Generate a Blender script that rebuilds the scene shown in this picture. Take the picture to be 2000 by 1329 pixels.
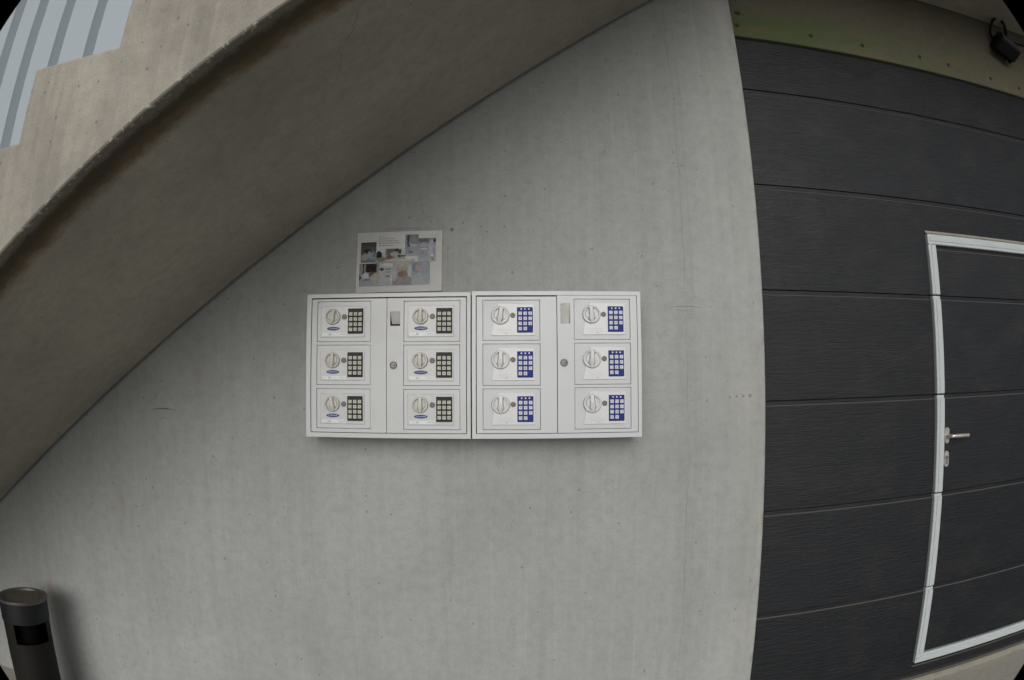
import bpy, bmesh, math, random
from mathutils import Vector, Matrix, Euler
R = math.radians
for o in list(bpy.data.objects):
    bpy.data.objects.remove(o, do_unlink=True)
SC = bpy.context.scene
COL = SC.collection
H = 1.63            # lens height above the ground; plans below are measured from lens level
CAM_D = 2.6514      # metres from lens to the concrete wall (wall face is y = 0)

# ------------------------------------------------------------------ camera (equisolid fisheye, as the photo's lens)
cd = bpy.data.cameras.new('camera')
cam = bpy.data.objects.new('camera', cd)
COL.objects.link(cam)
cd.type = 'PANO'
tgt = cd if hasattr(cd, 'panorama_type') else cd.cycles
tgt.panorama_type = 'FISHEYE_EQUISOLID'
cd.sensor_fit = 'HORIZONTAL'
cd.sensor_width = 36.0
tgt.fisheye_lens = 1293.04 / 2000 * 36.0
tgt.fisheye_fov = R(108.2)
cd.shift_y = 15.5 / 1329
cd.clip_start, cd.clip_end = 0.01, 3000
yaw, pitch, roll = 0.0089, 0.0683, 0.0046
cyw, syw, cp, sp, cr, sr = math.cos(yaw), math.sin(yaw), math.cos(pitch), math.sin(pitch), math.cos(roll), math.sin(roll)
Rr = Matrix(((cr, 0, sr), (0, 1, 0), (-sr, 0, cr)))
Rp = Matrix(((1, 0, 0), (0, cp, -sp), (0, sp, cp)))
Ry = Matrix(((cyw, syw, 0), (-syw, cyw, 0), (0, 0, 1)))
M = Ry @ Rp @ Rr
xa, fa, ua = M @ Vector((1, 0, 0)), M @ Vector((0, 1, 0)), M @ Vector((0, 0, 1))
mw = Matrix((xa, ua, -fa)).transposed().to_4x4()
mw.translation = Vector((0, -CAM_D, H))
cam.matrix_world = mw
SC.camera = cam

# ------------------------------------------------------------------ overcast daylight
SUN_EL, SUN_ROT = R(19), R(184)
w = bpy.data.worlds.new('World')
SC.world = w
w.use_nodes = True
wn, wl = w.node_tree.nodes, w.node_tree.links
wn.clear()
sky = wn.new('ShaderNodeTexSky')
sky.sky_type = 'NISHITA'
sky.sun_disc = False
sky.sun_elevation, sky.sun_rotation = SUN_EL, SUN_ROT
sky.air_density, sky.dust_density, sky.ozone_density = 1.0, 4.0, 1.0
hs = wn.new('ShaderNodeHueSaturation')
hs.inputs['Saturation'].default_value = 0.22      # clouded over: nearly grey
bg = wn.new('ShaderNodeBackground')
bg.inputs['Strength'].default_value = 0.10
wo = wn.new('ShaderNodeOutputWorld')
wl.new(sky.outputs[0], hs.inputs['Color'])
wl.new(hs.outputs[0], bg.inputs['Color'])
wl.new(bg.outputs[0], wo.inputs['Surface'])

sd = bpy.data.lights.new('sun', 'SUN')
sd.energy = 1.05
sd.angle = R(52)
sd.color = (1.0, 0.995, 0.975)
sun = bpy.data.objects.new('sun', sd)
COL.objects.link(sun)
sdir = Vector((math.cos(SUN_EL) * math.sin(SUN_ROT), math.cos(SUN_EL) * math.cos(SUN_ROT), math.sin(SUN_EL)))
sun.rotation_euler = sdir.to_track_quat('Z', 'Y').to_euler()
sun.location = (-3, -8, 8)

vs = SC.view_settings
vs.view_transform = 'Standard'
vs.look = 'None'
vs.exposure = -0.25
vs.gamma = 1.0
vs.use_curve_mapping = False

# ------------------------------------------------------------------ node helpers
class G:
    """tiny material graph builder"""
    def __init__(s, name):
        s.m = bpy.data.materials.new(name)
        s.m.use_nodes = True
        s.t = s.m.node_tree
        s.b = s.t.nodes['Principled BSDF']
        s.pos = s.t.nodes.new('ShaderNodeNewGeometry').outputs['Position']
        s._sep = None
    def n(s, k, **kw):
        q = s.t.nodes.new(k)
        for a, v in kw.items():
            setattr(q, a, v)
        return q
    def put(s, sock, v):
        if isinstance(v, bpy.types.NodeSocket):
            s.t.links.new(v, sock)
        elif v is not None:
            if isinstance(v, tuple) and len(v) == 3 and sock.type == 'RGBA':
                v = v + (1,)
            sock.default_value = v
    def ma(s, op, a, b=0.0, c=0.0, clamp=False):
        q = s.n('ShaderNodeMath', operation=op, use_clamp=clamp)
        s.put(q.inputs[0], a); s.put(q.inputs[1], b); s.put(q.inputs[2], c)
        return q.outputs[0]
    def xyz(s):
        if s._sep is None:
            q = s.n('ShaderNodeSeparateXYZ'); s.put(q.inputs[0], s.pos); s._sep = q.outputs
        return s._sep
    def vec(s, scale=(1, 1, 1), off=(0, 0, 0), rot=(0, 0, 0), src=None):
        q = s.n('ShaderNodeMapping')
        s.put(q.inputs['Vector'], src or s.pos)
        q.inputs['Scale'].default_value = scale
        q.inputs['Location'].default_value = off
        q.inputs['Rotation'].default_value = rot
        return q.outputs[0]
    def noise(s, v, scale, det=5, rough=0.55, dist=0.0):
        q = s.n('ShaderNodeTexNoise')
        s.put(q.inputs['Vector'], v)
        q.inputs['Scale'].default_value = scale
        q.inputs['Detail'].default_value = det
        q.inputs['Roughness'].default_value = rough
        q.inputs['Distortion'].default_value = dist
        return q.outputs[0]
    def vor(s, v, scale, out='Distance', feat='F1', rnd=1.0):
        q = s.n('ShaderNodeTexVoronoi', feature=feat)
        s.put(q.inputs['Vector'], v)
        q.inputs['Scale'].default_value = scale
        q.inputs['Randomness'].default_value = rnd
        return q.outputs[out], q.outputs['Color']
    def rng(s, v, a, b, c=0.0, d=1.0):
        q = s.n('ShaderNodeMapRange')
        q.clamp = True
        s.put(q.inputs[0], v)
        for i, x in enumerate((a, b, c, d)):
            q.inputs[i + 1].default_value = x
        return q.outputs[0]
    def mix(s, f, a, b, mode='MIX'):
        q = s.n('ShaderNodeMix', data_type='RGBA', blend_type=mode)
        s.put(q.inputs[0], f); s.put(q.inputs[6], a); s.put(q.inputs[7], b)
        return q.outputs[2]
    def ramp(s, f, pts):
        q = s.n('ShaderNodeValToRGB')
        s.put(q.inputs[0], f)
        e = q.color_ramp.elements
        while len(e) < len(pts):
            e.new(0.5)
        for i, (p, c) in enumerate(pts):
            e[i].position = p; e[i].color = tuple(c) + (1,)
        return q.outputs[0]
    def bump(s, h, strength=0.3, dist=0.01, prev=None):
        q = s.n('ShaderNodeBump')
        q.inputs['Strength'].default_value = strength
        q.inputs['Distance'].default_value = dist
        s.put(q.inputs['Height'], h)
        if prev is not None:
            s.put(q.inputs['Normal'], prev)
        return q.outputs[0]
    def done(s, col=None, rough=None, metal=None, normal=None, spec=None, coat=None):
        for k, v in (('Base Color', col), ('Roughness', rough), ('Metallic', metal), ('Normal', normal),
                     ('Specular IOR Level', spec), ('Coat Weight', coat)):
            if v is not None:
                s.put(s.b.inputs[k], v)
        return s.m

def concrete(name, base, tint, pores=1.0, streak=1.0, extra=None, rough=0.82, cloudy=1.0):
    g = G(name)
    st = g.noise(g.vec((7, 7, 0.30)), 1.6, 6, 0.6)
    fine_st = g.noise(g.vec((42, 42, 0.8)), 1.0, 4, 0.6)
    cloud = g.noise(g.vec(), 1.3, 5, 0.6, 0.4)
    mott = g.noise(g.vec(), 24.0, 8, 0.65)
    grain = g.noise(g.vec(), 230.0, 3, 0.6)
    lo = tuple(c * (1 - 0.11 * cloudy) for c in base); hi = tuple(c * (1 + 0.08 * cloudy) for c in base)
    c = g.mix(g.rng(cloud, 0.32, 0.68), lo, hi)
    nz_ = g.ma('ABSOLUTE', g.n_dn())
    vert = g.rng(nz_, 0.2, 0.5, 1.0, 0.12)          # run-down streaks belong to upright faces
    c = g.mix(g.ma('MULTIPLY', g.ma('MULTIPLY', g.rng(st, 0.45, 0.72), 0.34 * streak), vert), c, tint)
    c = g.mix(g.ma('MULTIPLY', g.ma('MULTIPLY', g.rng(fine_st, 0.52, 0.75), 0.26 * streak), vert), c, tuple(b * 1.22 for b in base))
    c = g.mix(0.5, c, g.ramp(mott, [(0.25, (0.36,) * 3), (0.5, (0.5,) * 3), (0.8, (0.62,) * 3)]), 'OVERLAY')
    c = g.mix(0.35, c, g.ramp(grain, [(0.25, (0.3,) * 3), (0.75, (0.7,) * 3)]), 'OVERLAY')
    d, vc = g.vor(g.vec((1, 1, 0.75)), 30.0)
    sel = g.n('ShaderNodeSeparateColor'); g.put(sel.inputs[0], vc)
    size = g.rng(sel.outputs[1], 0.0, 1.0, 0.03, 0.13)
    hole = g.ma('MULTIPLY', g.ma('LESS_THAN', d, size), g.ma('GREATER_THAN', sel.outputs[0], 0.66))
    d2, vc2 = g.vor(g.vec(), 95.0)
    sel2 = g.n('ShaderNodeSeparateColor'); g.put(sel2.inputs[0], vc2)
    hole2 = g.ma('MULTIPLY', g.ma('LESS_THAN', d2, 0.16), g.ma('GREATER_THAN', sel2.outputs[0], 0.80))
    h_all = g.ma('MAXIMUM', hole, hole2)
    c = g.mix(g.ma('MULTIPLY', h_all, 0.42 * pores), c, tuple(b * 0.36 for b in base))
    if extra:
        c = extra(g, c)
    hgt = g.ma('ADD', g.ma('MULTIPLY', mott, 0.5), g.ma('SUBTRACT', g.ma('MULTIPLY', grain, 0.25), g.ma('MULTIPLY', h_all, 0.9 * pores)))
    return g.done(c, rough, normal=g.bump(hgt, 0.28, 0.004), spec=0.3)

# ---- wall marks: form-board trace, hairlines, scratches, rust dots (marks with a shape of their own)
def wall_marks(g, c):
    x, y, z = g.xyz()
    wob = g.noise(g.vec((1, 1, 3.0)), 1.4, 4, 0.6)
    for xc, amp, wd, k, colr in ((0.742, 0.055, 0.0013, 0.42, (0.10, 0.095, 0.08)), (0.778, 0.022, 0.006, 0.10, (0.13, 0.12, 0.10)),
                                 (0.705, 0.05, 0.012, 0.13, (0.20, 0.17, 0.13))):
        dx = g.ma('ABSOLUTE', g.ma('SUBTRACT', x, g.ma('ADD', g.ma('MULTIPLY', wob, amp), xc - amp * 0.4)))
        mk = g.rng(dx, wd * 0.4, wd * 1.6, k, 0.0)
        fade = g.rng(g.noise(g.vec((0.2, 1, 2.2), (3, 0, xc * 9)), 1.0, 3), 0.33, 0.55)
        c = g.mix(g.ma('MULTIPLY', mk, fade), c, colr)
    # curved scratches and scuffs: (x0, z0, half width, curvature, thickness, strength)
    for x0, z0, hw, kk, th, stn in ((-1.535, -0.083, 0.078, -1.5, 0.0035, 0.8), (-1.53, -0.125, 0.02, 0.3, 0.002, 0.4),
                                    (0.75, 0.352, 0.085, -0.9, 0.003, 0.4), (0.735, 0.335, 0.05, 2.0, 0.0025, 0.3),
                                    (-0.40, 1.02, 0.02, 1.0, 0.003, 0.35), (-0.42, 0.680, 0.12, 0.05, 0.006, 0.22)):
        dx = g.ma('SUBTRACT', x, x0)
        dz = g.ma('ABSOLUTE', g.ma('SUBTRACT', z, g.ma('ADD', g.ma('MULTIPLY', g.ma('MULTIPLY', dx, dx), kk), z0 + H)))
        taper = g.rng(g.ma('ABSOLUTE', dx), hw * 0.3, hw, 1.0, 0.0)
        mk = g.ma('MULTIPLY', g.rng(dz, th * 0.4, th, stn, 0.0), taper)
        c = g.mix(mk, c, (0.05, 0.046, 0.04))
    for x0, z0, r0 in ((0.935, -0.029, 0.0042), (0.966, -0.027, 0.005), (0.996, -0.025, 0.006), (1.028, -0.024, 0.008), (-0.222, 0.672, 0.008)):
        dx = g.ma('SUBTRACT', x, x0); dz = g.ma('SUBTRACT', z, z0 + H)
        dd = g.ma('SQRT', g.ma('ADD', g.ma('MULTIPLY', dx, dx), g.ma('MULTIPLY', dz, dz)))
        c = g.mix(g.rng(dd, r0 * 0.5, r0 * 1.3, 0.75, 0.0), c, (0.10, 0.06, 0.03))
    # brown run-off flecks on the left part and rusty bloom round the notice
    fl = g.noise(g.vec((9, 9, 2.0), (1.7, 0, 4)), 1.0, 3, 0.5)
    zone = g.rng(x, -1.2, -1.7)
    c = g.mix(g.ma('MULTIPLY', g.ma('MULTIPLY', g.rng(fl, 0.64, 0.74), zone), 0.3), c, (0.30, 0.20, 0.11))
    # patchy paler margin along the door jamb, darker flecks at its edge
    jm = g.ma('MULTIPLY', g.rng(x, 0.80, 1.05), g.rng(g.noise(g.vec((3, 3, 1)), 2.2, 5), 0.35, 0.7))
    c = g.mix(g.ma('MULTIPLY', jm, 0.35), c, (0.46, 0.45, 0.40))
    ed = g.ma('MULTIPLY', g.rng(x, 1.045, 1.10), g.rng(g.noise(g.vec((20, 1, 9)), 1.0, 4), 0.5, 0.7))
    c = g.mix(g.ma('MULTIPLY', ed, 0.5), c, (0.17, 0.15, 0.12))
    return c

def soffit_marks(g, c):
    x, y, z = g.xyz()
    # rust-and-algae band that water leaves along the outer drip edge
    wv = g.noise(g.vec((1, 1, 1)), 13.0, 8, 0.75)
    yy = g.ma('ADD', y, g.ma('MULTIPLY', g.ma('SUBTRACT', wv, 0.5), 0.10))
    nz0 = g.n_dn()
    blot = g.noise(g.vec((1, 1, 0.6), (3, 1, 7)), 3.2, 6, 0.65, 0.6)
    upright = g.rng(g.ma('ABSOLUTE', nz0), 0.2, 0.5, 1.0, 0.0)
    c = g.mix(g.ma('MULTIPLY', g.ma('MULTIPLY', g.rng(blot, 0.50, 0.68), upright), 0.38), c, (0.16, 0.15, 0.13))
    under = g.ma('LESS_THAN', nz0, -0.25)
    band = g.ma('MULTIPLY', g.rng(yy, -1.222, -1.172, 1.0, 0.0), under)
    core = g.ma('MULTIPLY', g.rng(yy, -1.262, -1.215, 1.0, 0.0), under)
    lip = g.ma('MULTIPLY', g.rng(yy, -1.312, -1.290, 1.0, 0.0), under)
    c = g.mix(g.ma('MULTIPLY', band, 0.85), c, (0.12, 0.074, 0.030))
    c = g.mix(g.ma('MULTIPLY', core, 0.85), c, (0.052, 0.045, 0.028))
    c = g.mix(g.ma('MULTIPLY', lip, 0.75), c, (0.19, 0.18, 0.16))
    chip = g.ma('MULTIPLY', g.rng(g.noise(g.vec((1, 1, 1)), 55.0, 3, 0.6), 0.56, 0.61), g.rng(y, -1.316, -1.328))
    c = g.mix(g.ma('MULTIPLY', chip, g.rng(nz0, 0.0, -0.3)), c, (0.36, 0.34, 0.30))
    # hairline cracks across the soffit
    for (xa_, za_), sl, wd in (((-0.30, 0), 2.6, 0.0010), ((-0.62, 0), -2.4, 0.0018), ((-1.62, 0), 1.7, 0.0010), ((0.55, 0), 2.2, 0.002)):
        nz = g.noise(g.vec((1, 1, 1), (xa_ * 7, 0, 0)), 3.0, 5, 0.6)
        ln = g.ma('SUBTRACT', x, g.ma('ADD', g.ma('MULTIPLY', g.ma('ADD', y, 0.6), 1.0 / sl), g.ma('ADD', g.ma('MULTIPLY', nz, 0.25), xa_ - 0.12)))
        mk = g.rng(g.ma('ABSOLUTE', ln), wd * 0.4, wd * 1.8, 0.45, 0.0)
        fade = g.rng(g.noise(g.vec((1, 1, 1), (0, xa_ * 5, 2)), 1.6, 3), 0.42, 0.56)
        c = g.mix(g.ma('MULTIPLY', g.ma('MULTIPLY', mk, fade), under), c, (0.07, 0.06, 0.05))
    return c
def _ndn(s):
    q = s.n('ShaderNodeSeparateXYZ')
    gg = s.n('ShaderNodeNewGeometry')
    s.put(q.inputs[0], gg.outputs['True Normal'])
    return q.outputs[2]
G.n_dn = _ndn

def lintel_marks(g, c):
    x, y, z = g.xyz()
    n1 = g.noise(g.vec((0.9, 1, 4.0)), 2.4, 6, 0.6, 0.3)
    lowz = g.rng(z, H + 1.98, H + 1.89)
    right = g.rng(x, 3.0, 1.6, 0.25, 1.0)
    gm = g.ma('MULTIPLY', g.ma('MULTIPLY', g.rng(n1, 0.34, 0.56), lowz), right)
    c = g.mix(g.ma('MULTIPLY', gm, 0.85), c, (0.075, 0.105, 0.040))
    n2 = g.noise(g.vec((1.4, 1, 9.0), (5, 0, 2)), 2.0, 5, 0.6)
    c = g.mix(g.ma('MULTIPLY', g.ma('MULTIPLY', g.rng(n2, 0.5, 0.62), lowz), 0.5), c, (0.14, 0.11, 0.062))
    return c

M_WALL = concrete('wall_concrete', (0.312, 0.326, 0.324), (0.255, 0.257, 0.243), pores=1.35, streak=1.25, extra=wall_marks)
M_STAIR = concrete('stair_concrete', (0.322, 0.302, 0.264), (0.18, 0.168, 0.145), pores=1.7, streak=1.7, cloudy=1.8, extra=soffit_marks)
M_LINTEL = concrete('lintel_concrete', (0.115, 0.108, 0.082), (0.085, 0.078, 0.058), pores=0.6, streak=0.3, extra=lintel_marks)
M_PAVE = concrete('pavement_concrete', (0.45, 0.43, 0.38), (0.37, 0.35, 0.30), pores=0.4, streak=0.0)

def painted(name, col, rough=0.35, dirt=0.15, dirtcol=(0.45, 0.42, 0.35), nb=0.02, coat=None, spec=0.5):
    g = G(name)
    n1 = g.noise(g.vec(), 9.0, 6, 0.65)
    n2 = g.noise(g.vec((30, 30, 3)), 1.0, 4, 0.6)
    c = g.mix(g.ma('MULTIPLY', g.rng(n1, 0.52, 0.78), dirt), col, dirtcol)
    c = g.mix(g.ma('MULTIPLY', g.rng(n2, 0.6, 0.8), dirt * 0.7), c, dirtcol)
    rg = g.rng(n1, 0.3, 0.7, rough * 0.85, rough * 1.2)
    return g.done(c, rg, normal=g.bump(g.noise(g.vec(), 160, 2), nb, 0.002), coat=coat, spec=spec)

def plain(name, col, rough=0.5, metal=0.0, spec=0.5):
    g = G(name)
    n1 = g.noise(g.vec(), 40.0, 4, 0.6)
    c = g.mix(g.rng(n1, 0.3, 0.7), tuple(v * 0.9 for v in col), tuple(min(1, v * 1.08) for v in col))
    return g.done(c, g.rng(n1, 0.3, 0.7, rough * 0.88, min(1, rough * 1.12)), metal, spec=spec)

M_CAB = painted('white_enamel', (0.495, 0.52, 0.54), 0.34, 0.16)
M_CAB_OLD = painted('aged_white_enamel', (0.475, 0.495, 0.508), 0.36, 0.26, (0.42, 0.36, 0.25))
M_SAFE = painted('safe_enamel', (0.482, 0.505, 0.523), 0.36, 0.14)
M_PLATE_A = painted('satin_silver_plate', (0.47, 0.483, 0.485), 0.28, 0.16, (0.4, 0.4, 0.38))
M_PLATE_B = painted('bright_plate', (0.57, 0.585, 0.605), 0.26, 0.08)
M_DIAL_A = plain('warm_grey_plastic', (0.48, 0.475, 0.44), 0.4)
M_DIAL_B = plain('light_grey_plastic', (0.54, 0.55, 0.56), 0.34)
M_KEYHOLE = plain('dull_grey_cap', (0.11, 0.11, 0.11), 0.45)
M_PAD_BLK = plain('black_keypad', (0.014, 0.0145, 0.017), 0.5, 0.0, 0.25)
M_PAD_BLU = plain('blue_keypad', (0.012, 0.026, 0.17), 0.5, 0.0, 0.2)
M_KEY_A = plain('cream_key', (0.50, 0.50, 0.42), 0.5)
M_KEY_B = plain('white_key', (0.60, 0.61, 0.67), 0.45)
M_PRINT = plain('dark_print', (0.06, 0.06, 0.07), 0.6)
M_PRINT_BLU = plain('navy_print', (0.05, 0.06, 0.16), 0.6)
M_PRINT_FAINT = plain('faint_print', (0.40, 0.43, 0.44), 0.6)
M_LABEL = plain('label_strip', (0.58, 0.63, 0.64), 0.3)
M_BADGE = plain('blue_badge', (0.010, 0.032, 0.17), 0.45, 0.0, 0.2)
M_BADGE_TXT = plain('badge_lettering', (0.62, 0.66, 0.74), 0.5)
M_DARK = plain('dark_recess', (0.004, 0.004, 0.0045), 0.9, 0.0, 0.05)
M_PULL = plain('pull_flap', (0.50, 0.51, 0.49), 0.4)
M_CHROME = plain('worn_chrome', (0.20, 0.197, 0.19), 0.5, 0.7)
M_ALU = painted('white_coated_profile', (0.44, 0.485, 0.495), 0.4, 0.22, (0.30, 0.30, 0.28))
M_STEEL = plain('satin_steel', (0.55, 0.53, 0.49), 0.38, 0.75)
M_LID = plain('dull_steel_lid', (0.15, 0.142, 0.13), 0.42, 0.8)
M_BLACK = plain('black_metal', (0.005, 0.005, 0.0055), 0.6, 0.0, 0.25)
M_GLASS = plain('lamp_glass', (0.03, 0.045, 0.09), 0.2)
M_RUST = plain('rusty_bolt', (0.035, 0.02, 0.012), 0.8)
M_SILL = painted('worn_threshold', (0.25, 0.235, 0.20), 0.6, 0.5, (0.12, 0.10, 0.08))
M_RUBBER = plain('rubber_seal', (0.014, 0.014, 0.014), 0.7)
M_PAPER = painted('laminated_paper', (0.74, 0.74, 0.73), 0.5, 0.10, (0.6, 0.55, 0.47))
M_CLAD = painted('pale_sheet_cladding', (0.33, 0.385, 0.425), 0.45, 0.1)
M_BIN = plain('bin_body_grey', (0.009, 0.0085, 0.0072), 0.6, 0.0, 0.22)
M_BIN_BAND = plain('bin_collar', (0.006, 0.0075, 0.010), 0.45, 0.0, 0.35)

def door_mat():
    g = G('woodgrain_door_skin')
    oi = g.n('ShaderNodeObjectInfo')
    off = g.n('ShaderNodeVectorMath', operation='MULTIPLY_ADD')
    g.put(off.inputs[0], g.pos); off.inputs[1].default_value = (1, 1, 1)
    sh = g.n('ShaderNodeCombineXYZ'); g.put(sh.inputs[0], g.ma('MULTIPLY', oi.outputs['Random'], 37.0)); g.put(sh.inputs[2], g.ma('MULTIPLY', oi.outputs['Random'], 11.0))
    g.put(off.inputs[2], sh.outputs[0])
    p = off.outputs[0]
    gr = g.noise(g.vec((7, 1, 75), src=p), 1.3, 6, 0.62, 0.9)
    gr2 = g.noise(g.vec((26, 1, 230), src=p), 1.0, 4, 0.65, 0.5)
    cl = g.noise(g.vec(src=p), 1.6, 5, 0.6, 0.5)
    dust = g.noise(g.vec((2, 1, 3.5), src=p), 1.9, 6, 0.65)
    tone = g.rng(oi.outputs['Random'], 0, 1, 0.90, 1.12)
    c = g.mix(g.rng(gr, 0.3, 0.7), (0.0052, 0.0068, 0.0094), (0.0112, 0.0132, 0.0168))
    c = g.mix(g.ma('MULTIPLY', g.rng(dust, 0.48, 0.75), 0.42), c, (0.030, 0.0295, 0.030))
    tn = g.n('ShaderNodeCombineXYZ')
    for k in range(3): g.put(tn.inputs[k], tone)
    c = g.mix(1.0, c, tn.outputs[0], 'MULTIPLY')
    rgh = g.ma('ADD', g.rng(gr2, 0.3, 0.7, 0.36, 0.50), g.rng(cl, 0.3, 0.7, -0.08, 0.08))
    h = g.ma('ADD', g.ma('MULTIPLY', gr, 0.8), g.ma('MULTIPLY', gr2, 0.5))
    return g.done(c, rgh, normal=g.bump(h, 0.7, 0.005), spec=0.32)
M_DOOR = door_mat()
M_LEDGE = painted('dusty_ledge_highlight', (0.075, 0.070, 0.064), 0.6, 0.5, (0.03, 0.03, 0.03))  # dust tone, paler so a highlight line is painted along each panel ledge

def ground_mat():
    g = G('yard_asphalt')
    n1 = g.noise(g.vec(), 0.6, 6, 0.6); n2 = g.noise(g.vec(), 60, 4, 0.7)
    c = g.mix(n1, (0.20, 0.195, 0.18), (0.28, 0.27, 0.25))
    c = g.mix(g.rng(n2, 0.4, 0.7, 0, 0.5), c, (0.26, 0.25, 0.23))
    return g.done(c, 0.85, normal=g.bump(n2, 0.3, 0.01))
M_GROUND = ground_mat()

def print_mat():
    g = G('photo_print')
    a = g.n('ShaderNodeAttribute', attribute_name='ink')
    return g.done(a.outputs['Color'], 0.6, spec=0.12)
M_PHOTO = print_mat()

# ------------------------------------------------------------------ mesh helpers
def link(name, me, mats, parent=None, loc=(0, 0, 0), smooth=False):
    o = bpy.data.objects.new(name, me)
    COL.objects.link(o)
    if not isinstance(mats, (list, tuple)):
        mats = [mats]
    for m in mats:
        me.materials.append(m)
    if parent is not None:
        o.parent = parent
    o.location = loc
    if smooth:
        for p in me.polygons:
            p.use_smooth = True
    return o
def obj(name, bm, mats, parent=None, loc=(0, 0, 0), smooth=False, org=(0, 0, 0)):
    if org != (0, 0, 0):
        bmesh.ops.translate(bm, verts=bm.verts, vec=-Vector(org))
    bmesh.ops.recalc_face_normals(bm, faces=bm.faces)
    me = bpy.data.meshes.new(name)
    bm.to_mesh(me); bm.free()
    o = link(name, me, mats, parent, loc, False)
    if smooth:
        for p in me.polygons:
            p.use_smooth = True
        try:
            me.set_sharp_from_angle(angle=R(35))
        except Exception:
            pass
    return o
def tag(o, label=None, cat=None, group=None, kind=None):
    if label: o['label'] = label
    if cat: o['category'] = cat
    if group: o['group'] = group
    if kind: o['kind'] = kind
    return o
def thing(name, loc, label, cat, group=None):
    o = bpy.data.objects.new(name, None)
    o.empty_display_size = 0.1
    COL.objects.link(o)
    o.location = loc
    return tag(o, label, cat, group)
def copy_tree(o, parent=None):
    c = o.copy()
    COL.objects.link(c)
    if parent is not None:
        c.parent = parent
    for ch in list(o.children):
        copy_tree(ch, c)
    return c

def box(bm, x0, x1, y0, y1, z0, z1, bev=0.0, seg=1, mi=0):
    vs_ = [bm.verts.new((x, y, z)) for x in (x0, x1) for y in (y0, y1) for z in (z0, z1)]
    idx = ((0, 1, 3, 2), (4, 6, 7, 5), (0, 4, 5, 1), (2, 3, 7, 6), (0, 2, 6, 4), (1, 5, 7, 3))
    fs = [bm.faces.new([vs_[i] for i in f]) for f in idx]
    for f in fs: f.material_index = mi
    if bev > 0:
        es = list({e for f in fs for e in f.edges})
        bmesh.ops.bevel(bm, geom=es, offset=bev, segments=seg, affect='EDGES', profile=0.5)
    return fs
def BM(): return bmesh.new()
def bxo(name, mat, parent, *a, **k):
    bm = BM(); box(bm, *a, **k); return obj(name, bm, mat, parent)
def prism_y(bm, pts, y0, y1, bev=0.0):
    a = [bm.verts.new((x, y0, z)) for x, z in pts]
    b = [bm.verts.new((x, y1, z)) for x, z in pts]
    fs = [bm.faces.new(a), bm.faces.new(list(reversed(b)))]
    n = len(pts)
    for i in range(n):
        fs.append(bm.faces.new((a[i], b[i], b[(i + 1) % n], a[(i + 1) % n])))
    if bev:
        bmesh.ops.bevel(bm, geom=list({e for f in fs for e in f.edges}), offset=bev, segments=1, affect='EDGES')
    return fs
def lathe_y(bm, cx, cz, y, prof, n=28):
    """prof: (radius, offset towards the viewer, i.e. -y)"""
    rings = []
    for r, d in prof:
        if r < 1e-6:
            rings.append([bm.verts.new((cx, y - d, cz))])
        else:
            rings.append([bm.verts.new((cx + r * math.cos(2 * math.pi * i / n), y - d, cz + r * math.sin(2 * math.pi * i / n))) for i in range(n)])
    for A, B in zip(rings, rings[1:]):
        for i in range(n):
            j = (i + 1) % n
            if len(A) == 1 and len(B) == 1: continue
            if len(A) == 1: bm.faces.new((A[0], B[i], B[j]))
            elif len(B) == 1: bm.faces.new((A[i], A[j], B[0]))
            else: bm.faces.new((A[i], A[j], B[j], B[i]))
def lathe_z(bm, cx, cy, prof, n=40, a0=0.0, a1=2 * math.pi):
    rings = []
    full = abs(a1 - a0 - 2 * math.pi) < 1e-6
    m = n if full else n + 1
    for r, z in prof:
        if r < 1e-6: rings.append([bm.verts.new((cx, cy, z))])
        else: rings.append([bm.verts.new((cx + r * math.cos(a0 + (a1 - a0) * i / n), cy + r * math.sin(a0 + (a1 - a0) * i / n), z)) for i in range(m)])
    for A, B in zip(rings, rings[1:]):
        for i in range(n):
            j = (i + 1) % m
            if len(A) == 1 and len(B) == 1: continue
            if len(A) == 1: bm.faces.new((A[0], B[i], B[j]))
            elif len(B) == 1: bm.faces.new((A[i], A[j], B[0]))
            else: bm.faces.new((A[i], A[j], B[j], B[i]))
def tube(bm, pts, r, n=10):
    pts = [Vector(p) for p in pts]
    rings = []
    for i, p in enumerate(pts):
        t = (pts[min(i + 1, len(pts) - 1)] - pts[max(i - 1, 0)]).normalized()
        a = t.cross(Vector((0, 0, 1)) if abs(t.z) < 0.9 else Vector((1, 0, 0))).normalized()
        b = t.cross(a)
        rings.append([bm.verts.new(p + a * r * math.cos(2 * math.pi * k / n) + b * r * math.sin(2 * math.pi * k / n)) for k in range(n)])
    for A, B in zip(rings, rings[1:]):
        for k in range(n):
            bm.faces.new((A[k], A[(k + 1) % n], B[(k + 1) % n], B[k]))
    bm.faces.new(rings[0]); bm.faces.new(list(reversed(rings[-1])))
def holed_plate(bm, xs, zs, holes, y0, y1):
    """slab between y0 (front) and y1 with rectangular openings; holes = set of (i, j) cells left out"""
    nx, nz = len(xs), len(zs)
    fr = {}; bk = {}
    def v(d, i, j, y):
        if (i, j) not in d: d[(i, j)] = bm.verts.new((xs[i], y, zs[j]))
        return d[(i, j)]
    filled = {(i, j) for i in range(nx - 1) for j in range(nz - 1)} - holes
    for i, j in filled:
        q = ((i, j), (i + 1, j), (i + 1, j + 1), (i, j + 1))
        bm.faces.new([v(fr, a, b, y0) for a, b in q])
        bm.faces.new([v(bk, a, b, y1) for a, b in reversed(q)])
        for (p, r_, nb) in ((q[0], q[1], (i, j - 1)), (q[1], q[2], (i + 1, j)), (q[2], q[3], (i, j + 1)), (q[3], q[0], (i - 1, j))):
            if nb not in filled:
                bm.faces.new((v(fr, *p, y0), v(fr, *r_, y0), v(bk, *r_, y1), v(bk, *p, y1)))
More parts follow.
